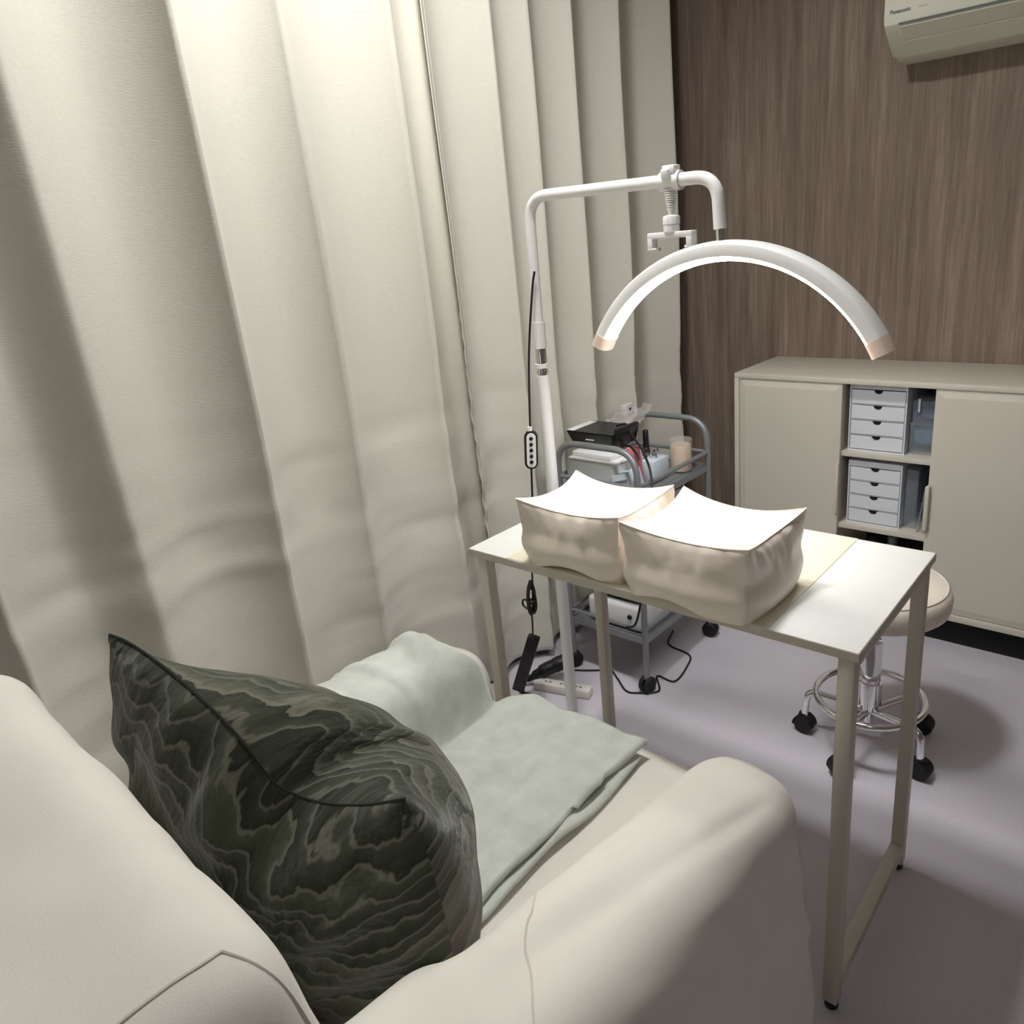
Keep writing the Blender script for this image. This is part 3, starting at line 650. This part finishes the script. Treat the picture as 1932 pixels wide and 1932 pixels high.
# ------------------------------------------------------------------ table
t = thing('table', 'narrow white desk with thin square metal legs', 'table', (-.695, 1.16, 0))
X0, X1, Y0, Y1, TZ = -1.091, -.298, .960, 1.363, .7205
b = B(); box(b, X0, X1, Y0, Y1, TZ-.016, TZ, .0012); obj('tabletop', b, 'table', t)
b = B(); box(b, X0-.0006, X1+.0006, Y0-.0006, Y0+.001, TZ-.0155, TZ-.0015); box(b, X1-.001, X1+.0006, Y0, Y1, TZ-.0155, TZ-.0015); box(b, X0-.0006, X0+.001, Y0, Y1, TZ-.0155, TZ-.0015); box(b, X0-.0006, X1+.0006, Y1-.001, Y1+.0006, TZ-.0155, TZ-.0015); obj('edge_band', b, 'edge', t, smooth=False)
def leg(x, y):
    b = B(); box(b, x-.0125, x+.0125, y-.0125, y+.0125, .018, TZ-.0165, .002); l = obj('leg', b, 'legmetal', t)
    b = B(); lathe(b, [(.010, .0005), (.012, .003), (.012, .016), (.009, .0185)], (x, y, 0), 16); obj('rubber_foot', b, 'rubber', l)
    return l
for x in (X0+.032, X1-.018):
    leg(x, Y0+.015); leg(x, Y1-.016)
    b = B(); box(b, x-.0125, x+.0125, Y0+.0275, Y1-.0285, .045, .07, .0015); obj('foot_bar', b, 'legmetal', t)
    b = B(); box(b, x-.0125, x+.0125, Y0+.0275, Y1-.0285, TZ-.036, TZ-.0165, .0015); obj('top_bar', b, 'legmetal', t)
b = B(); lathe(b, [(.003, 0), (.003, -.0012), (.002, -.0016)], (X1-.018, Y0+.0025, .062), 10, 'Y'); obj('screw', b, 'chrome', t)
b = B(); box(b, -.985, -.436, Y0+.001, Y1-.001, TZ, TZ+.0012, .0005); tag(obj('desk_mat', b, 'matpvc', origin=(-.7, 1.16, TZ)), 'thin cream mat covering the middle of the table', 'mat')

# ------------------------------------------------------------------ arm-rest cushions
def box_cushion(label, cx, cy, hx, hy, hz, seed, rz=0):
    n = 36; V = []; F = []; idx = {}
    z0 = TZ+.0015
    def shape(a, b_, c):
        ea, eb, ec = 1-a*a, 1-b_*b_, 1-c*c
        low = ss(.2, -1, c)                      # 0 at the top, 1 at the bottom
        rnd = .10*low**2*(abs(a)*abs(b_))**3      # soft bottom corners
        X = a*hx*(1.03-.11*eb*(1-low)-.05*ec*(1-low)+.20*eb*ec+.05*low*(1-low)*4*.5-rnd)
        Y = b_*hy*(1.03-.12*ea*(1-low)-.06*ec*(1-low)+.24*ea*ec+.05*low*(1-low)*4*.5-rnd)
        Z = c*hz
        if c > 0: Z = c*hz*(1.12-.27*ea*(1-.35*eb)-.25*eb*(1-.35*ea)+.12*ea*eb)
        side = 1 if max(abs(a), abs(b_)) > .98 else 0
        # tension folds hanging from the top seam and a pinched dimple on each side
        if side:
            t_ = a if abs(b_) > .98 else b_
            f = .0035*math.exp(-((t_+.1)/.10)**2)*ss(-.5, .5, c)*(1-ss(.8, 1, c))
            f += .0030*math.sin(t_*9+seed+c*2)*ss(.0, .6, c)*(1-ss(.85, 1, c))
            f -= .004*math.exp(-((t_-.35)/.12)**2)*ss(-.2, .5, c)*(1-ss(.85, 1, c))
            if abs(b_) > .98: Y += math.copysign(f, b_)
            if abs(a) > .98: X += math.copysign(f, a)
        k = .010*ns(a*1.3+seed, b_*1.3, c*1.3)
        v = Vector((X*(1+k*2), Y*(1+k*2), Z*(1+(k if c > -.9 else 0))))
        if c < 0: v.z += .012*max(0, math.sin(a*2.6+seed*1.7))*(1 if b_ < 0 else 0)*abs(b_)**3*(c*c)   # bottom seam lifts in places
        v.rotate(Euler((0, 0, rz)))
        return (cx+v.x, cy+v.y, z0+hz+max(v.z, -hz))
    def vid(a, b_, c):
        k = (round(a*n), round(b_*n), round(c*n))
        if k not in idx: idx[k] = len(V); V.append(shape(a/1, b_/1, c/1))
        return idx[k]
    for ax_ in range(3):
        for s in (-1, 1):
            for i in range(n):
                for j in range(n):
                    q = []
                    for di, dj in ((0, 0), (1, 0), (1, 1), (0, 1)):
                        u = -1+2*(i+di)/n; v = -1+2*(j+dj)/n
                        p = [0, 0, 0]; p[ax_] = s; p[(ax_+1) % 3] = u; p[(ax_+2) % 3] = v
                        q.append(vid(*p))
                    F.append(tuple(q if s > 0 else q[::-1]))
    r = thing('armrest_cushion', label, 'cushion', (cx, cy, TZ), 'cream box cushions on the table')
    o = obj('cover', (V, F), 'leather', r, angle=70)
    # seam around the top edge
    b = B(); pts = []
    for a, b_ in [(-1+2*i/30, -1) for i in range(30)]+[(1, -1+2*i/30) for i in range(30)]+[(1-2*i/30, 1) for i in range(30)]+[(-1, 1-2*i/30) for i in range(31)]:
        pts.append(shape(a, b_, 1))
    tube(b, pts, .0016, 6, False); obj('seam', b, 'leather', r)
    return r
box_cushion('cream leatherette box cushion nearer the curtain', -.826, 1.055, .112, .092, .062, 1.0, .02)
box_cushion('cream leatherette box cushion nearer the bare table end', -.572, 1.042, .115, .098, .063, 5.0, -.03)

# ------------------------------------------------------------------ armchair
t = thing('armchair', 'cream slipcovered armchair in the foreground facing the table', 'armchair', (-.73, .45, 0))
def evalmesh(bm, mods):
    me = bpy.data.meshes.new('tmp'); bmesh.ops.recalc_face_normals(bm, faces=bm.faces[:]); bm.to_mesh(me); bm.free()
    o = bpy.data.objects.new('tmp', me); C.objects.link(o)
    for k, d in mods:
        m = o.modifiers.new(k, k)
        for a, v in d.items(): setattr(m, a, v)
    dg = bpy.context.evaluated_depsgraph_get(); e = bpy.data.meshes.new_from_object(o.evaluated_get(dg))
    bpy.data.objects.remove(o)
    V = np.empty(len(e.vertices)*3); e.vertices.foreach_get('co', V); V = V.reshape(-1, 3)
    Nn = np.empty(len(e.vertices)*3); e.vertices.foreach_get('normal', Nn); Nn = Nn.reshape(-1, 3)
    F = [tuple(p.vertices) for p in e.polygons]
    return V, Nn, F
def hexa(bm, bot, top, bev, seg=4):
    """bot/top: (x0,x1,y0,y1,z)"""
    v = []
    for q in (bot, top):
        x0, x1, y0, y1, z = q
        zz = z if isinstance(z, (tuple, list)) else (z, z)
        v += [bm.verts.new(p) for p in ((x0, y0, zz[0]), (x1, y0, zz[0]), (x1, y1, zz[1]), (x0, y1, zz[1]))]
    fs = [bm.faces.new([v[i] for i in f]) for f in ((3, 2, 1, 0), (0, 1, 5, 4), (1, 2, 6, 5), (2, 3, 7, 6), (3, 0, 4, 7), (4, 5, 6, 7))]
    es = list({e for f in fs for e in f.edges})
    bmesh.ops.bevel(bm, geom=es, offset=bev, segments=seg, affect='EDGES', profile=.5)
def hexa8(bm, pts, bev, seg=5):
    v = [bm.verts.new(p) for p in pts]
    fs = [bm.faces.new([v[i] for i in f]) for f in ((3, 2, 1, 0), (0, 1, 5, 4), (1, 2, 6, 5), (2, 3, 7, 6), (3, 0, 4, 7), (4, 5, 6, 7))]
    es = list({e for f in fs for e in f.edges})
    bmesh.ops.bevel(bm, geom=es, offset=bev, segments=seg, affect='EDGES', profile=.5)
b = B()
# right arm, left arm, back, seat base
hexa8(b, [(-.535, .10, .015), (-.318, .10, .015), (-.308, .945, .015), (-.50, .945, .015), (-.55, .12, .635), (-.335, .12, .625), (-.335, .885, .555), (-.492, .885, .565)], .07, 6)
hexa(b, (-.56, -.345, .0, .40, .2), (-.56, -.36, .0, .37, (.67, .60)), .06, 5)
hexa(b, (-1.12, -.90, .0, .40, .2), (-1.10, -.90, .0, .37, (.67, .60)), .06, 5)
hexa8(b, [(-1.145, .10, .015), (-.93, .10, .015), (-.96, .945, .015), (-1.145, .945, .015), (-1.13, .12, .63), (-.92, .12, .635), (-.965, .885, .565), (-1.13, .885, .56)], .07, 6)
hexa8(b, [(-1.125, -.06, .015), (-.335, -.06, .015), (-.335, .33, .015), (-1.125, .33, .015), (-1.05, -.10, .87), (-.43, -.10, .82), (-.435, .165, .855), (-1.05, .17, .90)], .05, 5)
hexa(b, (-1.0, -.45, .0, .905, .015), (-1.0, -.45, .0, .915, .405), .02, 3)
V, Nn, F = evalmesh(b, [('REMESH', dict(mode='VOXEL', voxel_size=.009)), ('SMOOTH', dict(factor=.5, iterations=12))])
def seg_d(p, a, c):
    a = np.array(a); c = np.array(c); d = c-a; tt = np.clip(((p-a)@d)/(d@d), 0, 1)
    return np.linalg.norm(p-(a+tt[:, None]*d), axis=1), tt
def crease(V, a, c, depth, width):
    d, tt = seg_d(V, a, c)
    return depth*np.exp(-(d/width)**2)*np.clip(4*tt*(1-tt)+.25, 0, 1)
D = np.zeros(len(V))
for (a, c, de, wi) in [((-.45, .35, .60), (-.36, .80, .55), -.006, .012), ((-.48, .40, .61), (-.41, .70, .60), .004, .012), ((-.40, .30, .58), (-.34, .62, .52), -.006, .010),
                       ((-.50, .46, .56), (-.46, .66, .60), -.004, .008), ((-.36, .42, .56), (-.335, .75, .40), .005, .014), ((-.36, .90, .50), (-.345, .945, .15), -.014, .014), ((-.33, .90, .52), (-.318, .94, .24), .020, .018), ((-.535, .455, .58), (-.515, .485, .62), .012, .012), ((-.32, .80, .35), (-.318, .94, .20), .008, .015),
                       ((-.43, .28, .66), (-.385, .34, .45), -.010, .009), ((-.46, .26, .64), (-.52, .36, .60), .006, .014), ((-.55, .22, .70), (-.42, .28, .62), -.005, .012),
                       ((-.43, .13, .885), (-.395, .28, .60), .005, .009), ((-.43, .13, .885), (-.44, -.04, .87), .004, .007), ((-.55, .08, .90), (-.45, .05, .89), .004, .02), ((-.42, .10, .84), (-.41, .02, .83), -.007, .014),
                       ((-.405, .10, .78), (-.395, .02, .76), -.006, .014), ((-.8, .05, .90), (-.55, .12, .90), -.004, .03), ((-.60, .02, .89), (-.48, .135, .89), .010, .016), ((-.56, .03, .89), (-.46, .12, .88), -.009, .012), ((-.44, .09, .85), (-.47, .00, .87), .008, .011), ((-.43, .05, .84), (-.45, -.03, .86), -.008, .012), ((-.40, .16, .76), (-.39, .06, .72), .006, .014)]:
    D += crease(V, a, c, de*1.25, wi)
for i in range(len(V)):
    x, y, z = V[i]
    D[i] += .007*ns(x*5, y*5, z*5)+.0035*ns(x*14, y*9, z*12)+.0035*abs(ns((x*.8+y*.6)*9, (y*.8-x*.6)*3.5, z*5+4))+.004*ns(x*16, y*16, z*2.2)*(1-ss(.3, .5, z))
V2 = V+Nn*D[:, None]
V2[:, 2] = np.maximum(V2[:, 2], .004)
body_poly = ([tuple(p) for p in V2], F)
o = obj('slipcover', body_poly, 'cover', t, angle=180)
bvh = BVHTree.FromPolygons(body_poly[0], F)
def on_body(pts, off=.0004, r=.0014, name='seam'):
    q = []
    for p in pts:
        loc, nor, _, _ = bvh.find_nearest(Vector(p))
        q.append(loc+nor*off)
    for _ in range(6): q = [q[0]]+[(q[i-1]+q[i]*2+q[i+1])/4 for i in range(1, len(q)-1)]+[q[-1]]
    b = B(); tube(b, q, r, 6); return obj(name, b, 'piping', t)
def lerp_path(P, n=14): return smoothpath(P, n)
on_body(lerp_path([(-.46, .145, .89), (-.47, .06, .89), (-.475, -.09, .87)]))
on_body(lerp_path([(-.46, .145, .89), (-.42, .19, .80), (-.385, .27, .66), (-.37, .33, .58)]))
on_body(lerp_path([(-.54, .50, .56), (-.515, .475, .61), (-.47, .43, .635), (-.42, .38, .63), (-.37, .33, .60), (-.33, .30, .50)]))
on_body(lerp_path([(-.52, .88, .08), (-.52, .88, .40), (-.50, .875, .54), (-.43, .87, .595), (-.36, .875, .53), (-.335, .88, .35), (-.33, .89, .08)]))
on_body(lerp_path([(-1.135, .88, .08), (-1.13, .88, .40), (-1.11, .875, .54), (-1.04, .87, .595), (-.97, .875, .53), (-.945, .88, .40)]))
# seat cushion
b = B(); box(b, -.955, -.515, .26, .935, .335, .435, .035, 5)
V, Nn, Fs = evalmesh(b, [('REMESH', dict(mode='VOXEL', voxel_size=.011)), ('SMOOTH', dict(factor=.5, iterations=5))])
D = np.array([.004*ns(x*6, y*6, z*6)+.004*max(0, 1-((x+.73)/.25)**2)*(1 if z > .4 else 0) for x, y, z in V])
V = V+Nn*D[:, None]
o = obj('seat_cushion', ([tuple(p) for p in V], Fs), 'cover', t, angle=180)
bvh_seat = BVHTree.FromPolygons([tuple(p) for p in V], Fs)
b = B(); q = []
for p in smoothpath([(-.95, .45, .425), (-.95, .92, .428), (-.94, .932, .428), (-.53, .932, .428), (-.52, .92, .428), (-.52, .45, .425)], 10):
    loc, nor, _, _ = bvh_seat.find_nearest(Vector(p)); q.append(loc+nor*.001)
tube(b, q, .003, 6); obj('cushion_piping', b, 'piping', t)

# ------------------------------------------------------------------ blanket over the seat and the far arm
def surf_z(x, y):
    best = -1
    for tr in (bvh, bvh_seat):
        loc, nor, _, _ = tr.ray_cast(Vector((x, y, 1.2)), Vector((0, 0, -1)))
        if loc and loc.z > best: best = loc.z
    return best
def drape(x_right, x_left, yb, yf_right, yf_left, lift, seed, hang=.16, nu=90, nv=70):
    V = []
    # follow the surface profile in x for each y-row, arc-length stepping over the arm
    for j in range(nv+1):
        v = j/nv; row = []
        for i in range(nu+1):
            u = i/nu
            x = x_right+(x_left-x_right)*min(u/.86, 1)
            yf = yf_right+(yf_left-yf_right)*ss(-.90, -1.02, x) if False else yf_right+(yf_left-yf_right)*ss(0, 1, (-.88-x)/.14)
            y = yb+(yf-yb)*v
            row.append([x+(.012*ns(y*6, seed) if i == 0 else 0), y, 0, max(0, (u-.86)/.14)])
        V.append(row)
    H = [[surf_z(max(p[0], -1.115), min(p[1], .90 if p[0] > -.93 else .845)) for p in row] for row in V]
    H = np.array(H)
    G = H.copy()
    for _ in range(5):          # cloth bridges hollows
        A = G.copy(); A[1:-1, 1:-1] = (G[:-2, 1:-1]+G[2:, 1:-1]+G[1:-1, :-2]+G[1:-1, 2:])/4
        G = np.maximum(A, H)
    pts = []
    for j in range(nv+1):
        for i in range(nu+1):
            x, y, _, hg = V[j][i]; z = G[j][i]+lift
            wr = .010*abs(ns(x*7+seed, y*7, seed))+.007*ns((x+y*.5)*13, (y-x*.5)*6, seed+3)+.003*ns(x*26, y*14, seed+5)
            z += max(-.002, wr*1.3)
            # fold across the seat and a bunched ridge over the arm
            z += .007*math.exp(-((y-.69-.25*(x+.9))/.012)**2)*(1-ss(-.80, -.76, x))
            z += .022*math.exp(-((y-.765+.15*(x+1.07))/.022)**2)*ss(-.99, -1.06, x)
            if hg > 0: x -= .012*math.sin(hg*PI/2); z -= hang*hg
            pts.append((x, y, z))
    F = [(j*(nu+1)+i, j*(nu+1)+i+1, (j+1)*(nu+1)+i+1, (j+1)*(nu+1)+i) for j in range(nv) for i in range(nu)]
    return pts, F
t = thing('blanket', 'folded pale sage fleece blanket over the seat and far arm', 'blanket', (-.85, .65, .44))
o = obj('lower_fold', drape(-.628, -1.118, .45, .885, .79, .006, 2.0), 'blanket', t, angle=180)
md = o.modifiers.new('s', 'SOLIDIFY'); md.thickness = .008; md.offset = -.5
o = obj('upper_fold', drape(-.640, -1.122, .45, .905, .80, .021, 6.0), 'blanket', t, angle=180)
md = o.modifiers.new('s', 'SOLIDIFY'); md.thickness = .011; md.offset = -.5

# ------------------------------------------------------------------ green pillow
def pillow():
    TL = Vector((-1.05, .285, .862)); TR = Vector((-.595, .385, .742)); BL = Vector((-.97, .40, .445)); BR = Vector((-.53, .355, .45))
    n = 90
    nrm = Vector((.05, .95, .32)).normalized()
    def edge(a, c, mid, t_):
        p = a.lerp(c, t_); w_ = 4*t_*(1-t_); m_ = a.lerp(c, .5)
        return p+(mid-m_)*(w_**.8)
    TP = [TL, Vector((-1.0, .287, .866)), Vector((-.93, .289, .862)), Vector((-.86, .292, .848)), Vector((-.80, .297, .825)), Vector((-.765, .305, .79)), Vector((-.745, .315, .745)), Vector((-.735, .335, .715)), Vector((-.70, .352, .708)), Vector((-.65, .370, .718)), TR]
    TS = smoothpath(TP, 12)
    def topedge(u):
        k = u*(len(TS)-1); i = min(int(k), len(TS)-2); return TS[i].lerp(TS[i+1], k-i)
    Bm = Vector((-.76, .395, .445)); Lm = Vector((-1.075, .325, .66)); Rm_ = Vector((-.535, .37, .60))
    def mid(u, v):
        top = topedge(u); bot = edge(BL, BR, Bm, u); lf = edge(BL, TL, Lm, v); rt = edge(BR, TR, Rm_, v)
        bil = BL*(1-u)*(1-v)+BR*u*(1-v)+TL*(1-u)*v+TR*u*v
        return bot*(1-v)+top*v+lf*(1-u)+rt*u-bil
    def th(u, v, sgn=1):
        a = 1-(2*u-1)**2; c = 1-(2*v-1)**2
        k = ((1-u)*v)**2*(1 if sgn > 0 else .15); return (a**(.55+1.1*k))*(c**(.55+.55*k))
    V = []; F = []; UV = []
    def face(sgn, base):
        for j in range(n+1):
            for i in range(n+1):
                u, v = i/n, j/n; p = mid(u, v); t_ = th(u, v, sgn)
                T = .175-.01*v-.075*math.exp(-((u-.17)/.15)**2)*v*v if sgn > 0 else .16-.06*v
                if sgn > 0: T *= 1+.22*math.exp(-((u-.72)/.25)**2-((v-.5)/.3)**2)
                off = T*t_
                if 0 < i < n and 0 < j < n:
                    e = min(1, t_*2.2)
                    off += e*(.010*ns(u*5, v*5, sgn*3)+.006*ns(u*11, v*8, sgn*7))
                    # gathers running from the squashed top down the front
                    off -= e*.016*math.exp(-((u-.60-.35*(v-.8))/.05)**2)*ss(.45, .95, v)
                    off += e*.014*math.exp(-((u-.80-.2*(v-.8))/.05)**2)*ss(.55, .9, v)
                    off -= e*.012*math.exp(-((u-.42-.2*(v-.9))/.045)**2)*ss(.5, .95, v)
                    if sgn < 0:
                        off += e*.014*math.sin((v*1.2-u*.9)*26)*math.exp(-((v-.55)/.3)**2)*.5
                V.append(tuple(p+nrm*off*sgn)); UV.append((u+(0 if sgn > 0 else 1.37), v))
        for j in range(n):
            for i in range(n):
                a = base+j*(n+1)+i; q = (a, a+1, a+n+2, a+n+1)
                F.append(q if sgn < 0 else q[::-1])
    face(1, 0); face(-1, (n+1)**2)
    r = thing('throw_pillow', 'dark green contour-patterned pillow propped against the chair back', 'pillow', (-.79, .42, .45))
    me = bpy.data.meshes.new('cover'); org = worig(r)
    me.from_pydata([tuple(Vector(p)-org) for p in V], [], F)
    uvl = me.uv_layers.new(name='UVMap')
    for lp in me.loops: uvl.data[lp.index].uv = UV[lp.vertex_index]
    bw = bmesh.new(); bw.from_mesh(me); bmesh.ops.remove_doubles(bw, verts=bw.verts, dist=.0004); bw.to_mesh(me); bw.free()
    me.materials.append(M['camo']); me.shade_smooth()
    o = bpy.data.objects.new('cover', me); C.objects.link(o); o.parent = r
    b = B(); pts = [mid(i/60, 1) for i in range(61)]
    tube(b, pts, .0016, 6); tube(b, [mid(0, i/40) for i in range(41)], .0014, 6)
    M['seamdark'] = mat('dark_seam_thread', srgb(34, 37, 32), .9)
    obj('seam', b, 'seamdark', r)
pillow()
for o in bpy.data.objects:
    if 'wo' in o: del o['wo']
